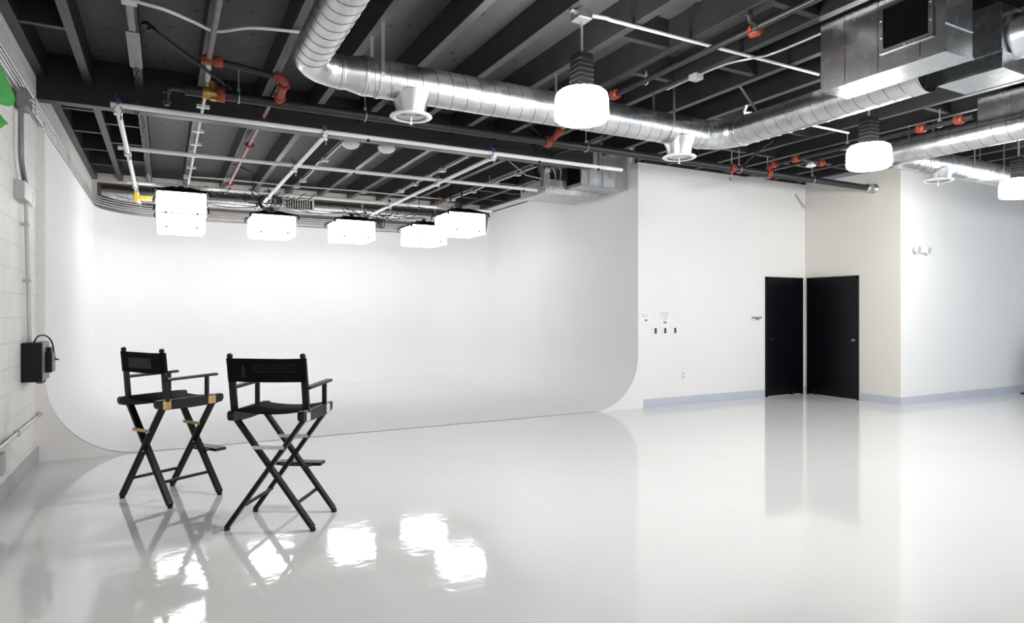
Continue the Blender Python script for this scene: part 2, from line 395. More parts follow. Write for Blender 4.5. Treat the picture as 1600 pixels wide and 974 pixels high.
# ------------------------------------------------------------------ director chairs
def make_chair(label, accent, rec):
    t = thing('director_chair', label, 'chair')
    fx, tx, zt, fy = .285, .235, .735, .205
    # crossed leg frames, rear and front
    for fr, y0 in (('rear', -fy), ('front', fy)):
        for k, sx in enumerate((-1, 1)):
            y = y0+(-.014 if k == 0 else .014)
            lg = MB().bar((sx*fx, y, .022), (-sx*tx, y, zt), .028, .050, (0, 1, 0), .006).obj('leg', 'black', t)
            MB().lathe((sx*fx, y, 0), (0, 0, 1), [(0, .018), (.008, .020), (.024, .018)], 12).obj('foot_glide', 'blackmetal', lg)
        zc = zt/2+.02
        MB().cyl((0, y0-.032, .40), (0, y0+.032, .40), .009, 10).obj('pivot_bolt', 'chrome', t)
        # spreader bar above the crossing
        bz = .555; bx = fx-(fx+tx)*bz/zt
        o = MB().b2((-abs(bx)+.005, y0-.042, bz-.010), (abs(bx)+.005, y0-.029, bz+.012), .002).obj('spreader_bar', accent, t)
        o['label'] = 'bare wood coloured spreader bar'
    # side stretchers low between front and rear legs
    for sx in (-1, 1):
        z = .17; x = sx*(fx-(fx+tx)*z/zt)
        MB().bar((x, -fy, z), (x, fy, z), .018, .022, (0, 0, 1), .004).obj('side_stretcher', 'black', t)
    # seat rails
    for sx in (-1, 1):
        prof = [(-.275, .755), (-.262, .735), (-.20, .722), (0, .718), (.20, .722), (.262, .735), (.275, .755), (.275, .785), (.262, .796), (-.262, .796), (-.275, .785)]
        r = MB().prism([(sx*.235-.021, y, z) for y, z in prof], (.042, 0, 0)).obj('seat_rail', 'black', t)
        if sx == 1:
            for y0 in (-.20, .17):
                o = MB().b2((.257, y0-.032, .728), (.262, y0+.032, .790), .001).b2((.237, y0-.032, .796), (.262, y0+.032, .800), .001).obj('rail_plate', accent, r)
    # sling seat
    n = 13; vs = []
    for i in range(n):
        u = -1+2*i/(n-1); x = u*.225; z = .800-.022*(1-u*u)
        for y in (-.205, .205): vs.append((x, y, z))
    up = vs; dn = [(x, y, z-.010) for x, y, z in vs]
    b = MB(); m = len(vs)
    fs = []
    for i in range(n-1):
        a = 2*i
        fs += [[a, a+1, a+3, a+2], [m+a, m+a+2, m+a+3, m+a+1], [a, a+2, m+a+2, m+a], [a+1, m+a+1, m+a+3, a+3]]
    fs += [[0, m, m+1, 1], [2*n-2, 2*n-1, m+2*n-1, m+2*n-2]]
    b.add(up+dn, fs, True).obj('seat', 'blackcloth', t)
    # back posts, arms
    for sx in (-1, 1):
        x = sx*.245
        p = MB().bar((x, -.195, .78), (x, -.195-rec*.5, .995), .030, .044, (1, 0, 0), .006)
        p.bar((x, -.195-rec*.5, .985), (x, -.195-rec, 1.15), .022, .032, (1, 0, 0), .005)
        p.lathe((x, -.195-rec, 1.145), (0, -.15, 1), [(0, .012), (.008, .019), (.022, .019), (.030, .010)], 12)
        p.obj('back_post', 'black', t)
        MB().bar((x+sx*.008, -.215, .945), (x+sx*.008, .215, .955), .054, .020, (0, 0, 1), .008).obj('armrest', 'black', t)
        MB().bar((x, .135, .785), (x, .135, .945), .030, .024, (0, 1, 0), .004).obj('arm_post', 'black', t)
    # canvas back with pockets round the posts
    n = 15; rows = []
    for z, yy in ((.99, -.195-rec*.55), (1.03, -.195-rec*.65), (1.09, -.195-rec*.8), (1.145, -.195-rec*.97)):
        ring = []
        for i in range(n):
            u = -1+2*i/(n-1); ring.append((u*.262, yy+.010*(1-u*u)-.020, z-.006*(1-u*u)))
        for i in reversed(range(n)):
            u = -1+2*i/(n-1)
            tk = .040 if abs(u) > .86 else .012
            ring.append((u*.262, yy+.010*(1-u*u)-.020+tk, z-.006*(1-u*u)))
        rows.append([V(p) for p in ring])
    bk = MB().rings(rows).obj('backrest', 'blackcloth', t)
    # footrest
    fb = MB().b2((-.17, .265, .318), (.17, .365, .342), .005).obj('footrest', 'black', t)
    br = MB()
    for sx in (-1, 1):
        br.bar((sx*.06, fy-.02, .330), (sx*.10, .275, .330), .016, .012, (0, 0, 1), .002)
    br.bar((-.115, fy+.03, .330), (.115, fy+.03, .330), .014, .014, (0, 0, 1), .002)
    br.obj('footrest_bracket', 'blackmetal', fb)
    return t, bk
def back_y(z, rec): return -.195-rec*(.55+(z-.99)/.155*.42)-.020-.002
c1, bk1 = make_chair('black director chair nearest the left wall, turned sideways, with tan wood patches on its rail', 'tan', .035)
c1.location = (.05, 5.755, 0); c1.rotation_euler = (0, 0, math.radians(-58))
c2, bk2 = make_chair('black director chair seen squarely from behind, standing right of the other chair', 'palewood', .065)
c2.location = (.725, 4.72, 0); c2.rotation_euler = (0, 0, math.radians(-32))
# faint screen print on the backs, with painted glare on the first
def patch(bk, rects, m, name, rec):
    b = MB()
    for x0, x1, z0, z1 in rects:
        ps = []
        for z in (z0, z1):
            for x in (x0, x1):
                u = x/.262; ps.append((x, back_y(z, rec)+.010*(1-u*u)-.0015, z))
        b.add(ps, [[0, 1, 3, 2]])
    return b.obj(name, m, bk)
r_ = []
for row in range(3):
    x = -.09
    while x < .19:
        w = random.uniform(.008, .022); r_.append((x, x+w, 1.095-.022*row, 1.107-.022*row)); x += w+.006
patch(bk2, r_[:], 'logodim', 'back_print', .065)
patch(bk2, [(-.165, -.145, 1.03, 1.09), (-.16, -.15, 1.09, 1.10), (-.17, -.14, 1.02, 1.03)], 'logogreen', 'back_emblem', .065)
patch(bk1, [(-.17, .12, 1.022, 1.10)], 'sheen', 'back_print', .035)  # grey glare over the dim print, painted as a lighter patch

# ------------------------------------------------------------------ softboxes on the lighting grid
ZP = 3.29
def make_softbox(label, loc, w=.80, d=.80, h=.36, top=.44):
    # origin at the centre of the underside
    t = thing('softbox', label, 'softbox light', loc, 0, 'softboxes under the lighting grid')
    b = MB()
    b.b2((-w/2, -d/2, 0), (w/2, d/2, h), .025)
    b.obj('diffusion_cloth', 'soft', t)
    # black roof pitched to the middle
    r = MB()
    r.add([(-w/2, -d/2, h), (w/2, -d/2, h), (w/2, d/2, h), (-w/2, d/2, h), (-.12, -.12, h+.10), (.12, -.12, h+.10), (.12, .12, h+.10), (-.12, .12, h+.10)],
          [[0, 1, 5, 4], [1, 2, 6, 5], [2, 3, 7, 6], [3, 0, 4, 7], [4, 5, 6, 7]])
    r.obj('black_back', 'blackcloth', t)
    # frame rods that stick out at the corners
    f = MB()
    for sx in (-1, 1):
        for sy in (-1, 1):
            f.tube([(sx*.1, sy*.1, h+.10), (sx*(w/2-.05), sy*(d/2-.05), h+.03), (sx*(w/2+.03), sy*(d/2+.03), h+.01), (sx*(w/2+.045), sy*(d/2+.045), h-.06)], .016, 6)
    f.obj('corner_rod', 'blackmetal', t)
    k = MB()
    for sx in (-.5, .5):
        k.ball((sx*w*.62, -d/2-.008, .055), .018, 8); k.ball((sx*w*.75, -d/2+.0, h+.01), .026, 8)
    k.ball((-w/2-.004, -.2, .055), .012, 8); k.ball((-w/2-.004, .2, .055), .012, 8)
    k.obj('cloth_snap', 'blackmetal', t)
    # seam piping
    s = MB(); z = .055
    s.tube([(-w/2-.004, -d/2-.004, z), (w/2+.002, -d/2-.002, z), (w/2+.002, d/2+.002, z), (-w/2-.002, d/2+.002, z), (-w/2-.004, -d/2-.004, z)], .008, 6)
    s.obj('seam_piping', 'piping', t)
    y = MB()
    zt = ZP-loc[2]
    y.tube([(-.16, 0, h+.06), (-.16, 0, h+.12), (-.02, 0, zt-.06)], .010, 6).tube([(.16, 0, h+.06), (.16, 0, h+.12), (.02, 0, zt-.06)], .010, 6)
    y.b2((-.035, -.03, zt-.10), (.035, .03, zt-.0), .006)
    y.obj('yoke', 'blackmetal', t)
    return t
ROW = [(.25, 12.2), (1.68, 12.2), (3.10, 12.2), (4.54, 12.2)]
ZSB = 2.76
sb_l = ['white lit softbox on the far left, lower and behind the nearer left one', 'white lit softbox second from the left in the far row',
        'white lit softbox in the middle of the row, third from the left', 'white lit softbox partly hidden behind the nearest right softbox']
for (x, y), l in zip(ROW, sb_l): make_softbox(l, (x, y, ZSB), .71, .74)
make_softbox('white lit softbox at far left, the nearer upper one under the grid corner', (.22, 10.7, ZSB+.03), .64, .70)
make_softbox('white lit softbox at the right end, in front of its neighbour', (4.60, 10.55, ZSB+.03), .68, .70)

# ------------------------------------------------------------------ lighting grid
grid = thing('lighting_grid', 'white pipe lighting grid hung under the dark ceiling above the cyclorama', 'lighting grid', (0, 0, ZP))
def gp(p0, p1):
    b = MB().cyl([p0[0], p0[1], p0[2]], p1, .024, 14); b.obj('grid_pipe', 'whitepipe', grid)
GX = (-.362, 1.441, 3.366); GY = (6.77, 8.505, 10.70, 12.2)
gp((-.42, GY[0], 0), (5.24, GY[0], 0)); gp((-.46, GY[1], 0), (4.98, GY[1], 0)); gp((-.46, GY[2], 0), (5.30, GY[2], 0)); gp((-.40, GY[3], 0), (5.2, GY[3], 0))
for x in GX: gp((x, GY[0]-.06, -.05), (x, GY[3]+.1, -.05))
for x in GX:
    for y in GY:
        c = MB(); c.b2((x-.035, y-.035, -.085), (x+.035, y+.035, -.02), .008).torus((x, y, 0), (1, 0, 0), .030, .010, 16, 6).torus((x, y, -.05), (0, 1, 0), .030, .010, 16, 6)
        c.cyl((x+.02, y, -.13), (x+.02, y, -.05), .008, 8)
        o = c.obj('pipe_clamp', 'chrome', grid)
        MB().cyl((x, y-.03, .035), (x, y+.03, .035), .022, 10).cyl((x-.02, y, .02), (x-.02, y, .10), .006, 6).obj('clamp_pad', 'blue', o)
# hangers
for x, y in ((1.9, GY[0]), (2.2, GY[1]), (4.0, GY[0]), (4.87, GY[0]), (4.75, GY[1]), (3.9, GY[2]), (1.2, GY[2])):
    h = MB(); zt = ZJ-ZP
    jx = min(JX, key=lambda q: abs(q-x))
    z = .03
    k = 0
    while z < zt-.10:
        h.torus((x, y, z+.02), (1, 0, 0) if k % 2 else (0, 1, 0), .014, .004, 10, 5); z += .034; k += 1
    h.cyl((x, y, -.05), (x, y, .03), .016, 8)
    h.tube([(jx-.03, y, zt), (x, y, z), (jx+.03, y, zt)], .005, 6)
    h.obj('chain_hanger', 'blackmetal', grid)

# black drop pole above the right softbox and cable clutter along the third pipe
clut = thing('cable_bundle', 'loose black power cables draped along the grid above the softboxes', 'cable', (0, 0, 0))
rnd = random.Random(4)
SPLIT.add('cable')
def cable(pts, r=.007): MB().tube(pts, r, 6).obj('cable', 'blackmetal', clut)
for cx, cy, n in ((1.55, 10.75, 7), (3.2, 11.9, 4), (3.9, 11.9, 5), (.5, 10.8, 3), (4.3, 10.7, 3)):
    for k in range(n):
        pts = []; x = cx+rnd.uniform(-.25, .25); y = cy+rnd.uniform(-.15, .15)
        w = rnd.uniform(.15, .5); dz = rnd.uniform(.05, .25)
        for i in range(13):
            u = i/12; pts.append((x+(u-.5)*w*2+.02*math.sin(9*u+k), y+.05*math.sin(5*u+k), ZP+.03-dz*math.sin(PI*u)+.02*math.sin(13*u+k)))
        cable(pts, .006)
coil = MB()
for k in range(7): coil.torus((3.46+.035*k, 12.05, ZP-.17), (1, .15*math.sin(k), 0), .095, .009, 22, 6)
coil.obj('cable_coil', 'blackmetal', clut)
coil = MB()
for k in range(5): coil.torus((1.40+.02*k, 10.82, ZP-.12), (.4, 1, .1*k), .11+.01*k, .007, 22, 6)
coil.obj('cable_coil', 'blackmetal', clut)
for x0, x1, y in ((.5, 1.5, 11.9), (2.0, 2.9, 11.9), (3.4, 4.4, 11.9)):
    cable([(x0+(x1-x0)*i/14, y, ZP-.02-.06*math.sin(PI*i/14)) for i in range(15)])
for x, y, zt in ((4.15, 9.9, ZJ), (4.62, 10.55, ZJ)):
    cable([(x, y, ZP-.02), (x+.02, y, 3.5), (x, y, zt)], .014)
o = tag(MB().b2((-.41, 10.98, 3.10), (-.17, 11.01, 3.155), .004).b2((-.385, 10.965, 3.06), (-.34, 11.025, 3.215), .003).obj('pipe_tag', 'yellow'), 'yellow strap tag on the pipe end beside the left softbox', 'tag')

# ------------------------------------------------------------------ pendant lamps
def make_lamp(label, loc):
    t = thing('pendant_lamp', label, 'pendant lamp', loc, 0, 'drum pendant lamps')
    # origin at the bottom centre of the lens
    MB().lathe((0, 0, 0), (0, 0, 1), [(0, .11), (.006, .175), (.020, .196), (.045, .203), (.16, .200), (.205, .190), (.228, .165), (.238, .11)], 36).obj('lens', 'lamp', t)
    n = MB().b2((-.062, -.062, .235), (.062, .062, .505), .004)
    for i in range(6): n.b2((-.0645, -.0645, .27+.036*i), (.0645, .0645, .292+.036*i), .002)
    n.lathe((0, 0, .230), (0, 0, 1), [(0, .12), (.012, .12), (.02, .07)], 24)
    n.obj('ballast_housing', 'blackmetal', t)
    zt = ZJ-loc[2]
    MB().cyl((0, 0, .50), (0, 0, zt-.06), .011, 10).obj('stem', 'conduit', t)
    b = MB().b2((-.06, -.06, zt-.07), (.06, .06, zt), .006).b2((-.10, -.02, zt-.02), (.10, .02, zt), .004)
    b.obj('ceiling_box', 'galv', t)
    return t
ZL = 2.862
make_lamp('lit drum pendant lamp at centre, the largest, in front of the round duct', (2.745, 4.03, ZL))
make_lamp('lit drum pendant lamp in front of the pale return wall, second from the left', (6.14, 4.0, ZL))
make_lamp('lit drum pendant lamp cut off by the right edge of the picture', (9.36, 4.15, ZL))

# ------------------------------------------------------------------ ducts
def duct_piece(p0, p1, R, parent, name='duct_section', pitch=.13, m='galv', seam='galvseam', r0=None):
    p0, p1 = V(p0), V(p1); d = p1-p0; Ln = d.length; ax = d/Ln
    b = MB().lathe(p0, ax, [(0, R), (Ln, R)], 40, True, False)
    o = b.obj(name, m, parent)
    x = ax.orthogonal().normalized(); y = ax.cross(x); n = int(Ln/pitch*22)
    pts = [p0+ax*(Ln*i/n)+(x*math.cos(2*PI*(Ln*i/n)/pitch)+y*math.sin(2*PI*(Ln*i/n)/pitch))*(R+.0005) for i in range(n+1)]
    MB().tube(pts, .0036, 5).obj('spiral_seam', seam, o)
    return o
def elbow(c, d0, d1, R, rad, parent):
    # c = corner of the centre lines, d0 leaves back along the first leg, d1 along the second; five gores
    c, d0, d1 = V(c), V(d0).normalized(), V(d1).normalized(); rs = []; b = MB()
    o = c+(d0+d1)*rad
    for i in range(6):
        a = PI/2*i/5
        p = o-d1*rad*math.cos(a)-d0*rad*math.sin(a)
        t = (-d0*math.cos(a)+d1*math.sin(a))
        up = V((0, 0, 1)); s = t.cross(up)
        rs.append([p+(s*math.cos(2*PI*j/36)+up*math.sin(2*PI*j/36))*R for j in range(36)])
    for i in range(5): b.rings([rs[i], rs[i+1]], True, False)
    e = b.obj('elbow', 'galv', parent)
    q = MB()
    for r in rs:
        q.rings([[p+(p-sum(r, V())/36).normalized()*k for p in r] for k in (.001, .004)]+[[p+(p-sum(r, V())/36).normalized()*.001 for p in r]], True, False)
    return e
def collar(p, ax, R, parent, w=.03):
    p, ax = V(p), V(ax).normalized()
    MB().lathe(p-ax*w/2, ax, [(0, R), (0, R+.006), (w*.35, R+.003), (w*.65, R+.003), (w, R+.006), (w, R)], 40, True, False).obj('collar', 'galv', parent)
def strap(x, y, R, zc, along, parent):
    b = MB(); n = 14; w = .028
    ax = V((1, 0, 0)) if along == 'x' else V((0, 1, 0)); sd = V((0, 1, 0)) if along == 'x' else V((1, 0, 0))
    pts = []
    c = V((x, y, zc))
    pts.append(c+sd*(R+.004)+V((0, 0, ZJ-zc)))
    for i in range(n+1):
        a = -PI*i/n; pts.append(c+sd*math.cos(a)*(R+.004)+V((0, 0, math.sin(a)*(R+.004))))
    pts.append(c-sd*(R+.004)+V((0, 0, ZJ-zc)))
    vs = []
    for i, p in enumerate(pts):
        q = p-c; nrm = V((q.x, q.y, q.z if q.z < 0 else 0)); nrm.normalize()
        for e in (-w/2, w/2):
            vs += [p+ax*e, p+ax*e+nrm*.003]
    fs = []
    for i in range(len(pts)-1):
        a = 4*i; b_ = 4*i+4
        fs += [[a, a+2, b_+2, b_], [a+1, b_+1, b_+3, a+3], [a, b_, b_+1, a+1], [a+2, a+3, b_+3, b_+2]]
    b.add(vs, fs).obj('hanger_strap', 'galv', parent)
def takeoff(x, y, zc, R, parent, zrim, along):
    # conical saddle boot below the duct with a round ring diffuser
    b = MB()
    b.lathe((x, y, zc-R*.55), (0, 0, -1), [(0, .165), (.05, .150), (.10, .128), (zc-R*.55-zrim-.02, .120)], 32, True, False)
    t = b.obj('takeoff_boot', 'galv', parent)
    f = MB().lathe((x, y, zrim+.02), (0, 0, -1), [(0, .122), (.006, .165), (.016, .172), (.022, .165), (.026, .130), (.020, .122)], 40, True, False)
    for r in (.105, .083, .061, .039):
        f.lathe((x, y, zrim+.028), (0, 0, -1), [(0, r-.007), (.016, r+.005), (.019, r+.005), (.003, r-.007)], 32, True, False)
    f.lathe((x, y, zrim+.012), (0, 0, -1), [(0, .02), (.01, .022), (.014, .01)], 16)
    f.cyl((x, y, zrim), (x, y, zrim-.05), .005, 8); f.b2((x-.012, y-.006, zrim-.058), (x+.012, y+.006, zrim-.05))
    f.obj('ring_diffuser', 'whiteplastic', t)
    MB().lathe((x, y, zrim+.05), (0, 0, 1), [(0, .118), (.004, .118)], 24).obj('boot_shade_disc', 'holeshade', t)
ZC = 3.30; YD = 5.05; XA, XCC = .93, 5.22; RA, RBd = .125, .148
du = thing('spiral_duct', 'large galvanised round spiral duct turning two corners across the ceiling', 'duct', (0, 0, 0))
duct_piece((XA, YN+.3, ZC), (XA, YD-.27, ZC), RA, du)
elbow((XA, YD, ZC), (0, -1, 0), (1, 0, 0), RA, .27, du)
MB().lathe((XA+.27, YD, ZC), (1, 0, 0), [(0, RA), (.05, RA), (.16, RBd), (.20, RBd)], 40, True, False).obj('reducer', 'galv', du)
collar((XA+.27, YD, ZC), (1, 0, 0), RA, du); collar((XA+.45, YD, ZC), (1, 0, 0), RBd, du)
duct_piece((XA+.45, YD, ZC), (XCC-.30, YD, ZC), RBd, du)
elbow((XCC, YD, ZC), (-1, 0, 0), (0, -1, 0), RBd, .30, du)
duct_piece((XCC, YD-.30, ZC), (XCC, 2.92, ZC), RBd, du)
collar((XCC-.30, YD, ZC), (1, 0, 0), RBd, du); collar((XCC, YD-.30, ZC), (0, 1, 0), RBd, du)
takeoff(1.77, YD, ZC, RBd, du, 3.03, 'x'); takeoff(4.64, YD, ZC, RBd, du, 3.02, 'x')
for x in (1.49, 3.255, 4.435): strap(x, YD, RBd, ZC, 'x', du)
for y in (1.5,): strap(XA, y, RA, ZC, 'y', du)
MB().bar((5.03, 4.62, ZJ), (XCC-.06, 4.52, ZC+RBd-.012), .03, .004, (0, 1, 0)).obj('hanger_strap', 'galv', du)

dr = thing('spiral_duct', 'smaller galvanised round duct at right running toward the far right wall', 'duct', (0, 0, 0))
ZC2, XD, YE, R2 = 3.26, 7.36, 4.56, .135
duct_piece((XD, YN+.3, ZC2), (XD, YE-.24, ZC2), R2, dr)
elbow((XD, YE, ZC2), (0, -1, 0), (1, 0, 0), R2, .24, dr)
duct_piece((XD+.24, YE, ZC2), (8.62, YE, ZC2), R2, dr)
collar((8.62, YE, ZC2), (1, 0, 0), R2, dr, .05)
fx = MB(); prof = []
for i in range(57):
    prof.append((i*.035, R2+(.006 if i % 3 == 0 else -.004)))
fx.lathe((8.64, YE, ZC2), (1, 0, 0), prof, 32, True, False).obj('flexible_duct', 'galv', dr)
duct_piece((10.6, YE, ZC2), (14.5, YE, ZC2), R2, dr)
takeoff(8.36, YE, ZC2, R2, dr, 3.05, 'x')
for x in (8.0, 8.9, 9.6): strap(x, YE, R2, ZC2, 'x', dr)

rear = thing('spiral_duct', 'round duct lying along the ledger at the back of the cyclorama', 'duct', (0, 0, 0))
duct_piece((XL+.12, 13.42, 3.53), (XR-.1, 13.42, 3.53), .14, rear, pitch=.16)
for x in (0.2, 1.9, 3.6, 5.2): strap(x, 13.42, .14, 3.53, 'x', rear)
g = MB()
g.b2((2.02, 13.20, 3.36), (2.62, 13.24, 3.40)).b2((2.02, 13.20, 3.64), (2.62, 13.24, 3.68)).b2((2.02, 13.20, 3.40), (2.06, 13.24, 3.64)).b2((2.58, 13.20, 3.40), (2.62, 13.24, 3.64))
for i in range(11): g.b2((2.075+.045*i, 13.205, 3.40), (2.092+.045*i, 13.235, 3.64))
g.obj('vent_grille', 'lightgrey', rear)
MB().b2((2.04, 13.241, 3.38), (2.60, 13.30, 3.66)).obj('grille_shade_box', 'holeshade', rear)

# ------------------------------------------------------------------ sheet metal plenum boxes
def sheetbox(lo, hi, parent, name='housing', m='galvdull', seams=True):
    b = MB().b2(lo, hi, .004); o = b.obj(name, m, parent)
    if seams:
        s = MB()
        for t in (.18, .5, .78):
            y = lo[1]+(hi[1]-lo[1])*t
            s.b2((lo[0]-.005, y-.004, lo[2]), (lo[0], y+.004, hi[2]))
        s.b2((lo[0]-.007, lo[1], lo[2]-.003), (lo[0], hi[1], lo[2]+.018)); s.b2((lo[0], lo[1]-.007, lo[2]-.003), (hi[0], lo[1], lo[2]+.018))
        s.obj('seam_flange', 'galvdull', o)
    return o
p1 = thing('plenum_box', 'big galvanised sheet metal box with a square dark opening, hung at upper right', 'air handling box', (4.68, 2.88, 3.16))
def rel(lo, base): return [a-b for a, b in zip(lo, base)]
B1 = (4.68, 2.88, 3.16)
def part_at(b, name, m, root):
    o = b.obj(name, m, root); o.data.transform(Matrix.Translation(-V(root.location))); return o
h = sheetbox(rel((4.52, 2.42, 3.16), B1), rel((4.85, 3.34, 3.685), B1), p1)
fr = MB()
for a, c in (((4.505, 2.49, 3.285), (4.52, 2.86, 3.315)), ((4.505, 2.49, 3.60), (4.52, 2.86, 3.63)), ((4.505, 2.49, 3.315), (4.52, 2.52, 3.60)), ((4.505, 2.83, 3.315), (4.52, 2.86, 3.60))):
    fr.b2(rel(a, B1), rel(c, B1))
fr.obj('opening_frame', 'galvdull', p1)
MB().b2(rel((4.514, 2.52, 3.315), B1), rel((4.519, 2.83, 3.60), B1)).obj('opening_shade_sheet', 'holeshade', p1)  # dark sheet on the closed box, painted as the shade of its opening
sc = MB()
for y, z in ((2.505, 3.40), (2.505, 3.52), (2.845, 3.40), (2.845, 3.52), (2.68, 3.30), (2.68, 3.615)): sc.ball(rel((4.503, y, z), B1), .007, 8)
sc.obj('screw', 'chrome', p1)
cb = MB().b2(rel((4.515, 2.412, 3.345), B1), rel((4.85, 2.419, 3.352), B1))
cb.obj('cross_brake', 'chrome', p1)

B2 = (5.42, 2.6, 3.2)
p2 = thing('plenum_box', 'galvanised sheet metal box with a round collar at the upper right corner', 'air handling box', B2)
sheetbox(rel((5.30, 2.45, 3.20), B2), rel((5.70, 2.90, 3.33), B2), p2, 'lower_tray', seams=False)
sheetbox(rel((5.31, 2.46, 3.33), B2), rel((5.69, 2.89, 3.685), B2), p2, 'housing', seams=False)
fl = MB().b2(rel((5.293, 2.443, 3.322), B2), rel((5.31, 2.90, 3.336), B2)).b2(rel((5.293, 2.443, 3.196), B2), rel((5.70, 2.452, 3.21), B2))
fl.obj('seam_flange', 'galv', p2)
MB().lathe(rel((5.52, 2.45, 3.47), B2), (0, -1, 0), [(0, .165), (.02, .165), (.02, .15), (.5, .15)], 40, True, False).obj('round_collar', 'galv', p2)

B3 = (7.72, 3.2, 3.38)
p3 = thing('plenum_box', 'galvanised sheet metal box above the smaller duct at the right edge', 'air handling box', B3)
sheetbox(rel((7.50, 2.3, 3.38), B3), rel((7.95, 3.70, 3.685), B3), p3)

B4 = (5.83, 8.15, 3.31)
p4 = thing('plenum_box', 'galvanised sheet metal unit with open dark side, fixed beside the corner of the cyclorama wall', 'air handling box', B4)
sheetbox(rel((5.42, 7.96, 3.31), B4), rel((6.25, 8.36, 3.92), B4), p4, 'housing', 'galvmatte', False)
MB().b2(rel((5.412, 8.0, 3.36), B4), rel((5.42, 8.34, 3.88), B4)).obj('opening_shade_sheet', 'holeshade', p4)  # dark sheet painted as the shade in the open side
s4 = MB()
for x in (5.55, 5.80): s4.b2(rel((x-.005, 7.952, 3.31), B4), rel((x+.005, 7.96, 3.92), B4))
s4.b2(rel((5.42, 7.95, 3.305), B4), rel((6.25, 7.96, 3.325), B4))
s4.obj('seam_flange', 'galv', p4)
sheetbox(rel((5.05, 8.37, 3.235), B4), rel((6.05, 9.15, 3.45), B4), p4, 'lower_tray', 'galvmatte', False)

B5 = (5.0, 8.3, 3.3)
ds = thing('disconnect_switch', 'grey electrical disconnect with a round dial beside the open metal unit', 'electrical box', B5)
MB().b2((-.06, -.05, 0), (.06, .05, .34), .008).obj('enclosure', 'grey', ds)
MB().cyl((-.0, -.05, .24), (0, -.075, .24), .045, 20).obj('dial', 'lightgrey', ds)
MB().b2((.025, -.07, .19), (.05, -.05, .30), .004).obj('handle', 'black', ds)
cc = MB()
cc.tube([(.05, 0, .30), (.14, 0, .30), (.18, 0, .22), (.18, 0, .10), (.12, 0, .02), (.02, 0, .0)], .012, 8)
cc.tube([(.02, 0, .34), (.2, 0, .38), (.28, 0, .28), (.26, 0, .12), (.18, 0, -.02)], .011, 8)
cc.tube([(-.05, 0, .12), (-.3, .05, .16), (-.5, .2, .38)], .008, 8)
cc.obj('flexible_conduit', 'conduit', ds)

# ------------------------------------------------------------------ sprinkler pipes
YS, ZS = 6.42, 3.41
def coupling(c, ax, R, parent, w=.07):
    c, ax = V(c), V(ax).normalized()
    b = MB().lathe(c-ax*w/2, ax, [(0, R), (0, R+.016), (w*.3, R+.02), (w*.7, R+.02), (w, R+.016), (w, R)], 16, True, True)
    s = ax.cross(V((0, 0, 1))) if abs(ax.z) < .9 else V((1, 0, 0))
    for k in (-1, 1):
        q = c+s*k*(R+.022)
        b.box(q, (.03, .03, .03), None, .004); b.cyl(q-V((0, 0, .03)), q+V((0, 0, .03)), .007, 8)
    return b.obj('grooved_coupling', 'red', parent)
def clevis(x, y, z, R, parent):
    b = MB().cyl((x, y, z+R+.02), (x, y, ZJ), .006, 8).torus((x, y, z), (1, 0, 0), R+.008, .006, 20, 6)
    b.b2((x-.012, y-.012, z+R), (x+.012, y+.012, z+R+.03))
    return b.obj('pipe_hanger', 'conduit', parent)
mn = thing('sprinkler_main', 'long black sprinkler main pipe crossing the ceiling to the pale return wall', 'pipe', (0, 0, 0))
MB().cyl((.16, YS, ZS), (XC, YS, ZS), .046, 20).obj('pipe', 'blackpipe', mn)
MB().lathe((XC-.22, YS, ZS), (1, 0, 0), [(0, .05), (.01, .062), (.09, .062), (.1, .054), (.19, .054), (.195, .075), (.219, .075)], 20).obj('wall_collar', 'galv', mn)
for x in (.45, 3.9, 6.84, 7.55): coupling((x, YS, ZS), (1, 0, 0), .046, mn)
for x in (.60, 1.77, 4.435, 6.78+.2, 8.5): clevis(x, YS, ZS, .046, mn)
MB().lathe((.30, YS, ZS), (1, 0, 0), [(0, .05), (.03, .062), (.06, .05), (.12, .05), (.15, .062), (.18, .05)], 16).cyl((.39, YS, ZS-.06), (.39, YS, ZS+.10), .035, 14).obj('brass_valve', 'brass', mn)
MB().tube([(.16, YS, ZS), (.06, YS, ZS), (.02, YS, ZS-.03), (.02, YS, ZS-.16)], .024, 10).torus((.02, YS, ZS-.05), (0, 0, 1), .024, .01, 14, 6).torus((.02, YS, ZS-.13), (0, 0, 1), .024, .01, 14, 6).obj('drain_leg', 'blackpipe', mn)

b1 = thing('sprinkler_branch', 'thin pipe running along the fourth ceiling joist with a red tee', 'pipe', (0, 0, 0))
MB().cyl((.33, YN+.3, 3.56), (.33, 6.0, 3.56), .022, 12).obj('pipe', 'weathered', b1)
MB().cyl((.33, 6.0, 3.56), (.345, 6.42, 3.52), .022, 12).obj('pipe', 'conduitw', b1)
coupling((.33, 5.98, 3.56), (0, 1, 0), .026, b1); coupling((.40, 5.98, 3.55), (1, 0, 0), .026, b1)
MB().tube([(.36, 5.98, 3.55), (.55, 5.98, 3.54), (.88, 5.98, 3.50)], .026, 12).obj('cross_pipe', 'blackpipe', b1)
rd = MB().tube([(.84, 5.98, 3.505), (.90, 5.98, 3.50), (.935, 6.02, 3.49), (.94, 6.12, 3.46), (.94, 6.36, 3.42)], .040, 12)
rd.torus((.94, 6.06, 3.475), (0, 1, -.15), .042, .014, 16, 6).torus((.94, 6.30, 3.43), (0, 1, -.15), .042, .014, 16, 6).torus((.87, 5.98, 3.50), (1, 0, 0), .042, .014, 16, 6)
rd.obj('red_elbow', 'red', b1)

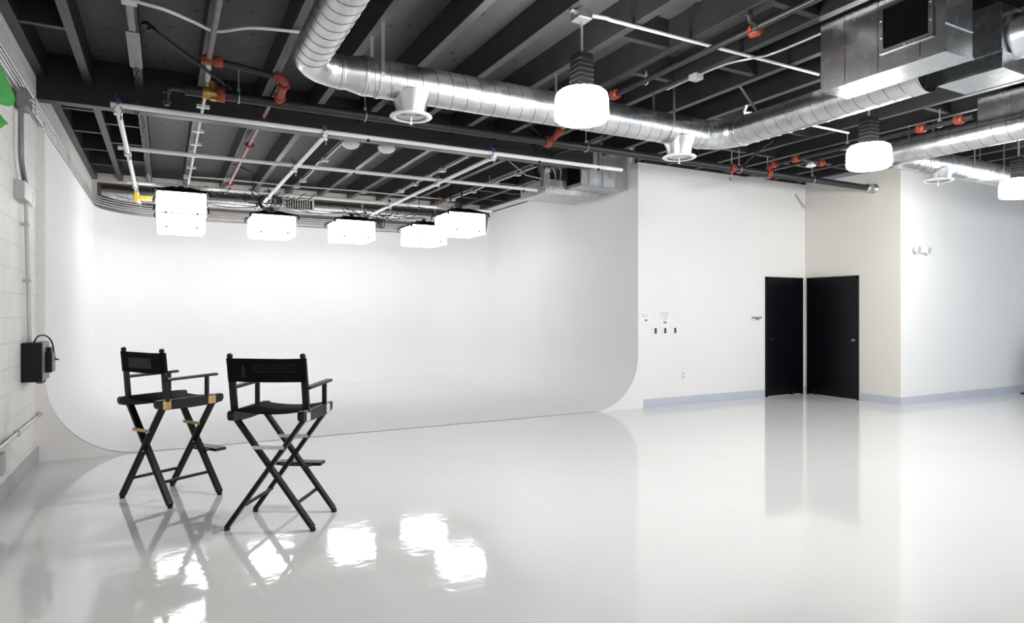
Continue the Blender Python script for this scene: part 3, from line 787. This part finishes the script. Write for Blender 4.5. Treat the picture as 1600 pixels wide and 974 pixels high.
b2_ = thing('strut_channel', 'pale channel with cross clips hung along the rear ceiling at left', 'strut', (0, 0, 0))
MB().cyl((.345, 6.5, 3.52), (.345, 12.8, 3.52), .016, 10).obj('rod', 'conduitw', b2_)
for y in (7.25, 7.6, 8.25, 8.9, 9.6, 10.4): MB().b2((.285, y-.02, 3.50), (.405, y+.02, 3.535), .004).obj('cross_clip', 'whitepipe', b2_)
for y in (7.9, 9.2, 11.5): MB().cyl((.345, y, 3.52), (.345, y, ZJ), .006, 6).obj('drop_rod', 'conduit', b2_)

b3 = thing('sprinkler_branch', 'thin black pipe behind the centre lamp with red couplings, running toward the viewer', 'pipe', (0, 0, 0))
MB().cyl((3.98, YN+.3, 3.60), (3.94, 5.9, 3.60), .026, 12).obj('pipe', 'blackpipe', b3)
coupling((3.94, 5.2, 3.60), (0, 1, 0), .028, b3, .09); coupling((3.98, 3.50, 3.60), (0, 1, 0), .028, b3, .09)
MB().tube([(3.94, 5.9, 3.60), (3.94, 6.05, 3.58), (3.94, 6.35, 3.44)], .038, 12).torus((3.94, 6.0, 3.59), (0, 1, 0), .04, .013, 16, 6).torus((3.94, 6.2, 3.51), (0, 1, -.5), .04, .013, 16, 6).obj('red_elbow', 'red', b3)
MB().tube([(3.84, 3.44, 3.69), (3.86, 3.44, 3.62), (3.95, 3.44, 3.60)], .02, 10).torus((3.845, 3.44, 3.66), (0, 0, 1), .022, .01, 14, 6).obj('sprinkler_drop', 'blackpipe', b3)
for y in (2.0, 4.75): clevis(3.96, y, 3.60, .026, b3)

b4 = thing('sprinkler_branch', 'faded red pipe along the rear ceiling above the left half of the cyclorama', 'pipe', (0, 0, 0))
MB().cyl((.97, YS+.05, 3.60), (.97, 12.9, 3.60), .018, 10).obj('pipe', 'pinkpipe', b4)
for y in (9.0, 11.9): coupling((.97, y, 3.60), (0, 1, 0), .02, b4, .06)
for y in (8.2, 10.5, 12.4): clevis(.97, y, 3.60, .018, b4)
b5 = thing('sprinkler_branch', 'thin pipe with red couplings along the rear ceiling above the right half of the cyclorama', 'pipe', (0, 0, 0))
MB().cyl((4.72, YS+.05, 3.60), (4.72, 12.9, 3.60), .018, 10).obj('pipe', 'blackpipe', b5)
for y in (7.1, 9.8, 11.9): coupling((4.72, y, 3.60), (0, 1, 0), .02, b5, .07)
for y in (8.2, 9.6, 11.8): clevis(4.72, y, 3.60, .018, b5)
b6 = thing('sprinkler_branch', 'black pipe with red couplings above the pendant lamp by the return wall', 'pipe', (0, 0, 0))
MB().cyl((7.55, 3.76, 3.52), (7.55, 6.35, 3.52), .03, 12).obj('pipe', 'blackpipe', b6)
for y in (3.9, 4.3, 5.95): coupling((7.55, y, 3.52), (0, 1, 0), .03, b6, .09)
MB().tube([(7.55, 6.25, 3.52), (7.55, 6.40, 3.50), (7.55, 6.42, 3.42)], .042, 12).torus((7.55, 6.3, 3.52), (0, 1, 0), .044, .014, 16, 6).obj('red_elbow', 'red', b6)
MB().cyl((7.55, 5.95, 3.52), (8.25, 5.95, 3.52), .026, 12).obj('cross_pipe', 'blackpipe', b6)
coupling((8.05, 5.95, 3.52), (1, 0, 0), .03, b6, .09)
MB().lathe((7.85, 5.95, 3.50), (0, 0, -1), [(0, .03), (.03, .06), (.05, .07), (.06, .04)], 20).obj('sprinkler_head', 'whiteplastic', b6)
for y in (4.1, 5.2): clevis(7.55, y, 3.52, .03, b6)

def brace(label, p0, p1):
    t = thing('sway_brace', label, 'brace', (0, 0, 0))
    MB().cyl(p0, p1, .017, 10).obj('brace_pipe', 'blackpipe', t)
    for p, q in ((p0, p1), (p1, p0)):
        p, q = V(p), V(q); d = (q-p).normalized()
        MB().bar(p, p+d*.10, .05, .03, (0, 0, 1), .006).cyl(p+d*.05+V((0, 0, -.03)), p+d*.05+V((0, 0, .03)), .014, 8).obj('brace_clamp', 'blackmetal', t)
    return t
brace('black diagonal pipe brace between the left joists and the sprinkler main', (-.14, 5.71, 3.66), (.53, 6.36, 3.46))
brace('black diagonal pipe brace near the right end of the sprinkler main', (6.90, 5.79, 3.66), (6.98, 6.36, 3.46))
tr = thing('trapeze_bar', 'short dark hanging bar under the sprinkler main near the front wall', 'strut', (0, 0, 0))
MB().bar((6.95, 6.55, 3.30), (7.75, 6.55, 3.40), .04, .04, (0, 0, 1), .004).obj('bar', 'grey', tr)
MB().cyl((6.98, 6.55, 3.30), (6.98, 6.55, ZJ), .007, 8).cyl((7.7, 6.55, 3.39), (7.7, 6.55, ZJ), .007, 8).obj('drop_rod', 'conduit', tr)

# ------------------------------------------------------------------ conduits on the ceiling
def conduit(label, pts, r=.012, boxes=(), m='conduit', name='conduit'):
    t = thing(name, label, 'conduit', (0, 0, 0))
    MB().tube(pts, r, 8).obj('tube', m, t)
    for bx in boxes:
        c = V(bx); MB().box(c+V((0, 0, -.005)), (.10, .10, .055), None, .006).obj('junction_box', 'lightgrey', t)
    return t
zc = ZJ-.018
import math as _m
def smooth(pts, n=5):
    P = [V(p) for p in pts]; out = []
    for i in range(len(P)-1):
        a, b, c, d = P[max(i-1, 0)], P[i], P[i+1], P[min(i+2, len(P)-1)]
        for k in range(n):
            t = k/n
            out.append(.5*((2*b)+(c-a)*t+(2*a-5*b+4*c-d)*t*t+(-a+3*b-3*c+d)*t**3))
    return out+[P[-1]]
conduit('pale conduit crossing the left joists toward the round duct', smooth([(-1.03, 4.95, zc), (-.66, 5.06, zc), (-.22, 5.35, zc), (.0, 5.42, zc), (.2, 5.55, zc), (.36, 5.6, zc-.02), (.6, 5.45, zc), (.95, 5.35, zc)]), .013, ((-.22, 5.35, zc),), 'conduitw')
conduit('straight pale conduit running from the centre lamp box to the big metal box', [(2.745, 4.03, zc), (2.95, 4.0, zc), (3.0, 4.01, zc), (4.2, 4.01, zc), (5.4, 4.01, zc)], .014, (), 'whitepipe')
conduit('kinked conduit passing left of the big metal box', smooth([(4.435, 5.0, zc), (4.435, 4.3, zc), (4.5, 4.0, zc-.02), (4.62, 3.85, zc), (4.62, 3.2, zc)]), .011, ((4.435, 4.6, zc),))
conduit('pale conduit running behind the round duct to the lamp by the return wall', smooth([(5.55, 5.0, zc), (5.72, 5.18, zc), (5.8, 5.15, zc), (6.4, 5.15, zc), (7.5, 5.15, zc)]), .015, (), 'whitepipe')
conduit('thin conduit just behind the front grid pipe', [(-.2, 8.15, zc), (1.5, 8.2, zc), (3.0, 8.25, zc), (4.6, 8.3, zc)], .012, (), 'whitepipe')
conduit('conduit with square boxes crossing the rear joists above the softboxes', smooth([(.33, 11.95, zc), (.93, 11.9, zc), (2.07, 11.95, zc), (3.25, 11.9, zc), (4.43, 11.95, zc), (5.03, 11.95, zc)]), .012, ((.33, 11.95, zc), (.93, 11.9, zc), (2.07, 11.95, zc), (3.255, 11.9, zc)), 'conduitw')
conduit('conduit with boxes along a rear joist left of the white domes', smooth([(2.07, 8.2, zc), (2.07, 9.6, zc), (2.02, 9.9, zc), (2.07, 10.6, zc), (2.07, 11.35, zc)]), .011, ((2.07, 9.65, zc), (2.07, 11.35, zc)), 'conduitw')
conduit('conduit with four boxes along a rear joist at mid right', smooth([(3.845, 8.5, zc), (3.845, 9.4, zc), (3.83, 10.1, zc), (3.845, 10.9, zc), (3.845, 11.8, zc)]), .011, ((3.845, 9.5, zc), (3.845, 10.1, zc), (3.845, 10.75, zc), (3.845, 11.5, zc)), 'conduitw')
conduit('conduit with boxes along the rear joist nearest the sheet metal unit', smooth([(5.03, 8.6, zc), (5.03, 9.4, zc), (5.01, 10.1, zc), (5.03, 10.9, zc), (5.03, 12.2, zc)]), .012, ((5.03, 9.2, zc), (5.03, 10.0, zc), (5.03, 10.9, zc), (5.03, 11.9, zc)), 'conduitw')
conduit('conduit loop beside the sprinkler heads near the return wall', smooth([(8.2, 6.3, zc), (8.1, 5.9, zc), (8.3, 5.6, zc), (8.53, 5.2, zc), (8.53, 4.0, zc)]), .012, (), 'whitepipe')
conduit('dark cable line along the top of the right cyclorama wall', [(XR-.02, 9.3, 3.60), (XR-.02, 13.0, 3.60)], .010, (), 'blackmetal')
# strut on the third joist with chain drop
st = thing('strut_channel', 'steel strut channel under the third joist with a chain hanging from its end', 'strut', (0, 0, 0))
MB().b2((-.245, 2.0, ZJ-.042), (-.195, 6.75, ZJ-.002), .004).obj('channel', 'grey', st)
MB().b2((-.27, 5.9, ZJ-.05), (-.17, 6.75, ZJ-.043), .003).obj('splice_plate', 'grey', st)
ch = MB()
for k in range(11): ch.torus((-.22, 6.74+.012*k, ZJ-.07-.034*k), (1, 0, 0) if k % 2 else (0, 1, 0), .016, .005, 10, 5)
ch.obj('chain', 'blackmetal', st)
MB().b2((-.245, 7.80, ZJ-.042), (-.195, 12.6, ZJ-.002), .004).obj('channel', 'grey', st)
tw = MB()
for k in range(5): tw.tube([(-.22+.03*math.sin(i*.8+k), 7.9+.3*i, ZJ-.075-.02*math.cos(i*1.1+k)) for i in range(14)], .007, 5)
tw.obj('cable', 'blackmetal', st)
# domes
for x, l in ((2.14, 'white glass dome under the rear ceiling, the left one of the pair'), (2.62, 'white glass dome under the rear ceiling, the right one of the pair')):
    t = thing('ceiling_dome', l, 'ceiling lamp', (x, 8.45, ZJ), 0, 'white ceiling domes')
    MB().lathe((0, 0, 0), (0, 0, -1), [(0, .075), (.03, .08), (.04, .06)], 20).obj('dome_base', 'grey', t)
    MB().lathe((0, 0, -.04), (0, 0, -1), [(0, .115), (.015, .118), (.05, .10), (.075, .06), (.085, .02)], 24).obj('dome_glass', 'domeglass', t)

# ------------------------------------------------------------------ left wall furniture
lanes = ((XL+.045, 3.365), (XL+.045, 3.325), (XL+.045, 3.285), (XL+.045, 3.245))
ll = ['topmost', 'second', 'third', 'lowest']
for i, (x, z) in enumerate(lanes):
    pts = [(x, 2.0, z), (x, 12.2, z)]
    Rc = 1.24
    for k in range(1, 9):
        a = PI/2*k/8; pts.append((x+Rc-Rc*math.cos(a), 12.3+Rc*math.sin(a), z-.01))
    pts += [(2.0, 13.64, z-.02), (XR-.1, 13.64, z-.02)]
    pts = [V(p) for p in pts]
    t = thing('conduit', '%s conduit of the bundle running along the top of the left wall' % ll[i], 'conduit', (0, 0, 0), 0, 'wall conduit bundle')
    MB().tube(pts, .011, 8).obj('tube', 'conduit', t)
    for y in (4.5, 7.2, 9.6, 11.6):
        MB().b2((XL, y-.015, z-.016), (x+.013, y+.015, z+.016), .003).obj('clip', 'lightgrey', t)
jb = thing('junction_box', 'small grey box on the conduit bundle at the upper left', 'electrical box', (XL, 6.62, 3.20))
MB().b2((.032, -.13, -.085), (.095, .13, .065), .006).b2((0, -.05, -.085), (.04, .05, -.06)).obj('enclosure', 'grey', jb)
MB().b2((.095, -.12, -.075), (.100, .12, .055), .002).obj('cover', 'grey', jb)
MB().ball((.102, 0, 0), .008, 8).obj('cover_screw', 'chrome', jb)
vc = thing('conduit', 'vertical conduit dropping down the left wall to the black box', 'conduit', (0, 0, 0))
MB().tube(smooth([(XL+.05, 6.56, 3.12), (XL+.05, 6.56, 2.75), (XL+.05, 6.64, 2.62), (XL+.05, 6.76, 2.52), (XL+.05, 6.78, 2.46)]), .020, 10).obj('tube', 'grey', vc)
MB().tube([(XL+.035, 6.88, 2.38), (XL+.035, 6.98, 1.70), (XL+.035, 7.04, 1.17)], .017, 10).obj('tube', 'conduitw', vc)
for y, z in ((6.90, 2.2), (6.98, 1.72)): MB().b2((XL, y-.035, z-.012), (XL+.055, y+.035, z+.012), .003).obj('clip', 'lightgrey', vc)
jc = thing('junction_box', 'grey box halfway up the left wall on the vertical conduit', 'electrical box', (XL, 6.85, 2.45))
MB().b2((0, -.28, -.075), (.075, .02, .075), .006).obj('enclosure', 'lightgrey', jc)
MB().b2((0, .05, -.065), (.06, .30, .065), .006).obj('outlet_box', 'whiteplastic', jc)
MB().b2((.060, .09, -.05), (.063, .16, .05)).b2((.060, .19, -.05), (.063, .26, .05)).obj('outlet_slot', 'lightgrey', jc)
# black control box
bb = thing('control_box', 'black metal box with cables mounted on the left wall', 'electrical box', (XL, 7.05, 1.01))
MB().b2((0, -.19, -.17), (.15, .19, .17), .006).obj('enclosure', 'black', bb)
MB().b2((.15, -.185, -.165), (.155, .185, .165), .002).obj('cover', 'grey', bb)
MB().b2((.155, -.06, -.10), (.205, .14, .08), .006).b2((.155, .0, .08), (.19, .10, .12), .004).obj('switch_module', 'black', bb)
MB().cyl((.205, .0, -.03), (.212, .0, -.03), .010, 12).obj('indicator', 'whiteplastic', bb)
cb2 = MB().tube(smooth([(.08, -.10, .17), (.10, -.04, .22), (.14, .06, .225), (.18, .13, .16), (.20, .15, .02), (.23, .15, .0)]), .007, 6)
cb2.tube(smooth([(.08, -.05, -.17), (.10, .0, -.195), (.13, .06, -.19), (.14, .08, -.17)]), .006, 6)
cb2.obj('cable', 'black', bb)
# low rail
lr = thing('conduit', 'low grey conduit running along the bottom of the left wall', 'conduit', (0, 0, 0))
MB().cyl((XL+.022, 2.0, .455), (XL+.022, 7.66, .455), .014, 10).obj('tube', 'conduit', lr)
MB().lathe((XL+.022, 7.66, .455), (0, 1, 0), [(0, .014), (.005, .02), (.03, .02)], 12).obj('end_cap', 'lightgrey', lr)
for y in (5.2, 5.75, 6.6): MB().b2((XL, y-.02, .43), (XL+.04, y+.02, .475), .004).obj('clip', 'lightgrey', lr)
ob = thing('outlet_box', 'small grey outlet box below the low conduit at the left edge', 'electrical box', (XL, 5.98, .33))
MB().b2((0, -.05, -.08), (.045, .05, .08), .006).obj('enclosure', 'lightgrey', ob)
MB().b2((.045, -.03, -.05), (.048, .03, .05)).obj('cover', 'base', ob)
# green fabric roll
gr = MB(); rs = []
for i in range(17):
    u = i/16; y = 4.7+u*1.17
    top = 3.20-.21*u; bot = 2.66+.27*u; h = (top-bot)/2; w = .035+.03*(1-u)
    if u > .86: k = math.sqrt(max(.02, 1-((u-.86)/.145)**2)); h *= k; w *= k
    rs.append([V((XL+.105+w*math.cos(a)*(1+.10*math.sin(5*a)), y, (top+bot)/2+.01*math.sin(3*u)+h*math.sin(a)*(1+.04*math.cos(4*a)))) for a in [2*PI*j/32 for j in range(32)]])
gt = thing('green_fabric', 'bunched bright green cloth hanging at the top left edge', 'fabric', (0, 0, 0))
gr.rings(rs).obj('bundle', 'green', gt)
fl_ = MB(); vs = []
n = 12
for i in range(n):
    u = i/(n-1); y = 4.9+u*.88
    top = 2.90-.10*u; bot = min(top-.002, 2.48+.30*u)
    for k in range(5): vs.append((XL+.09+.012*math.sin(6*u+k), y, top+(bot-top)*k/4))
fs = [[i*5+k, i*5+k+1, (i+1)*5+k+1, (i+1)*5+k] for i in range(n-1) for k in range(4)]
fo = fl_.add(vs, fs, True).obj('hanging_flap', 'green', gt)
md = fo.modifiers.new('thick', 'SOLIDIFY'); md.thickness = .012

# ------------------------------------------------------------------ front wall fixtures
for x, l in ((6.595, 'left wall switch of the three beneath the signs'), (6.785, 'middle wall switch of the three beneath the signs'), (6.985, 'right wall switch of the three beneath the signs')):
    t = thing('wall_switch', l, 'wall switch', (x, YF, 1.155), 0, 'row of wall switches')
    MB().b2((-.06, -.008, -.075), (.06, 0, .075), .004).obj('cover_plate', 'whiteplastic', t)
    MB().b2((-.022, -.012, -.042), (.022, -.008, .042), .002).obj('rocker', 'darkbtn', t)
    MB().ball((0, -.009, .06), .004, 6).ball((0, -.009, -.06), .004, 6).obj('plate_screw', 'chrome', t)
def notice(name, label, c, w, h, lines, accent):
    t = thing(name, label, 'sign', c)
    MB().b2((-w/2, -.006, -h/2), (w/2, 0, h/2), .002).obj('sheet', 'paper', t)
    b = MB(); rn = random.Random(3)
    for z, frac in lines:
        x = -w*frac/2
        while x < w*frac/2-.006:
            q = rn.uniform(.008, .02); b.b2((x, -.0085, z-.005), (min(x+q, w*frac/2), -.006, z+.005)); x += q+.006
    b.obj('printed_lines', 'greyink', t)
    ax, az, aw = accent
    MB().b2((ax-aw, -.009, az-.011), (ax+aw, -.006, az+.011)).obj('dark_print', 'ink', t)
    return t
notice('notice_panel', 'pale notice panel beside the cyclorama edge', (6.385, YF, 1.352), .19, .15, [(.05, .8), (.02, .6)], (.025, -.035, .024))
notice('paper_notice', 'white paper notice with faint text lines above the wall switches', (6.775, YF, 1.345), .20, .24, [(.09, .8), (.065, .7), (.04, .75), (.015, .9), (-.01, .4), (-.03, .4)], (.01, -.065, .030))
pq = thing('wall_plaque', 'small oval plaque with dark script left of the left black door', 'sign', (8.775, YF, 1.345))
MB().lathe((0, 0, 0), (0, -1, 0), [(0, .145), (.008, .145), (.012, .135)], 32).obj('plate', 'paper', pq)
for v in pq.children[0].data.vertices: v.co.z *= .40
pt = [(-.12+.24*i/40, -.014, .012*math.sin(i*1.3)+.006*math.sin(i*2.9)) for i in range(41)]
MB().tube(pt, .006, 6).tube([(-.03+.09*i/16, -.014, -.028+.008*math.sin(i*1.5)) for i in range(17)], .006, 6).obj('dark_script', 'ink', pq)
wo = thing('wall_outlet', 'white power outlet low on the front wall', 'outlet', (7.16, YF, .45))
MB().b2((-.037, -.006, -.06), (.037, 0, .06), .004).obj('cover_plate', 'whiteplastic', wo)
MB().b2((-.017, -.008, .012), (.017, -.006, .045), .002).b2((-.017, -.008, -.045), (.017, -.006, -.012), .002).obj('socket', 'lightgrey', wo)
# emergency light on the far right wall
em = thing('emergency_light', 'white twin-head emergency light high on the far right wall', 'wall lamp', (10.46, YR, 2.42))
MB().b2((-.10, -.06, -.05), (.10, 0, .05), .012).obj('housing', 'whiteplastic', em)
for sx in (-1, 1):
    hd = MB().lathe((sx*.14, -.03, .0), (0, -1, -.15), [(0, .035), (.03, .055), (.06, .06), (.065, .052)], 20).obj('lamp_head', 'whiteplastic', em)
    MB().lathe((sx*.14, -.095, -.0095), (0, -1, -.15), [(0, .05), (.006, .03)], 20).obj('lamp_lens', 'lightgrey', hd)
# corner gusset brace high in the corner by the doors
MB_ = MB().bar((9.72, YF-.03, 3.50), (9.96, YF-.03, 3.28), .02, .03, (0, 1, 0), .003)
tag(MB_.obj('corner_brace', 'lightgrey'), 'small pale angle brace high in the corner above the doors', 'brace')
# dark rack at the right edge
rk = thing('display_rack', 'dark rack with brown boards on a black base plate at the right edge', 'rack', (14.05, 5.62, 0))
MB().b2((-.75, -.25, 0), (.4, .25, .02), .004).obj('base_plate', 'blackmetal', rk)
for x in (-.32, .3):
    MB().b2((x-.02, -.02, .02), (x+.02, .02, 1.15), .004).obj('upright', 'blackmetal', rk)
MB().b2((-.40, -.15, .55), (.38, .15, .58), .004).obj('shelf', 'grey', rk)
MB().b2((-.36, -.14, .16), (.36, -.04, .52), .006).obj('lower_board', 'brownbox', rk)
MB().b2((-.33, -.12, .60), (.34, -.04, .88), .006).obj('upper_board', 'blackmetal', rk)

# ------------------------------------------------------------------ light, world, camera
# unseen lamps of the same kind, added behind the viewpoint to light the room
for lab, (x, y) in zip(('nearest', 'left one of the far pair', 'right one of the far pair'), ((6.14, .6), (2.745, -2.8), (6.14, -2.8))):
    make_lamp('unseen drum pendant lamp added behind the viewpoint for light, '+lab, (x, y, ZL))
w = bpy.data.worlds.new('World'); SC.world = w; w.use_nodes = True
bg = w.node_tree.nodes['Background']; bg.inputs['Color'].default_value = (.78, .88, 1.0, 1); bg.inputs['Strength'].default_value = WORLD_E

cam = bpy.data.cameras.new('camera'); co = bpy.data.objects.new('camera', cam); COL.objects.link(co)
co.location = (0, 0, 1.45); co.rotation_euler = (PI/2, 0, math.radians(-28.15))
cam.sensor_width = 36; cam.sensor_fit = 'HORIZONTAL'; cam.lens = 1015.5*36/1600
cam.clip_start = .05; cam.clip_end = 200
SC.camera = co
SC.view_settings.view_transform = 'Standard'; SC.view_settings.look = 'None'
SC.view_settings.gamma = 1; SC.view_settings.exposure = 0.08
SC.view_settings.use_curve_mapping = False
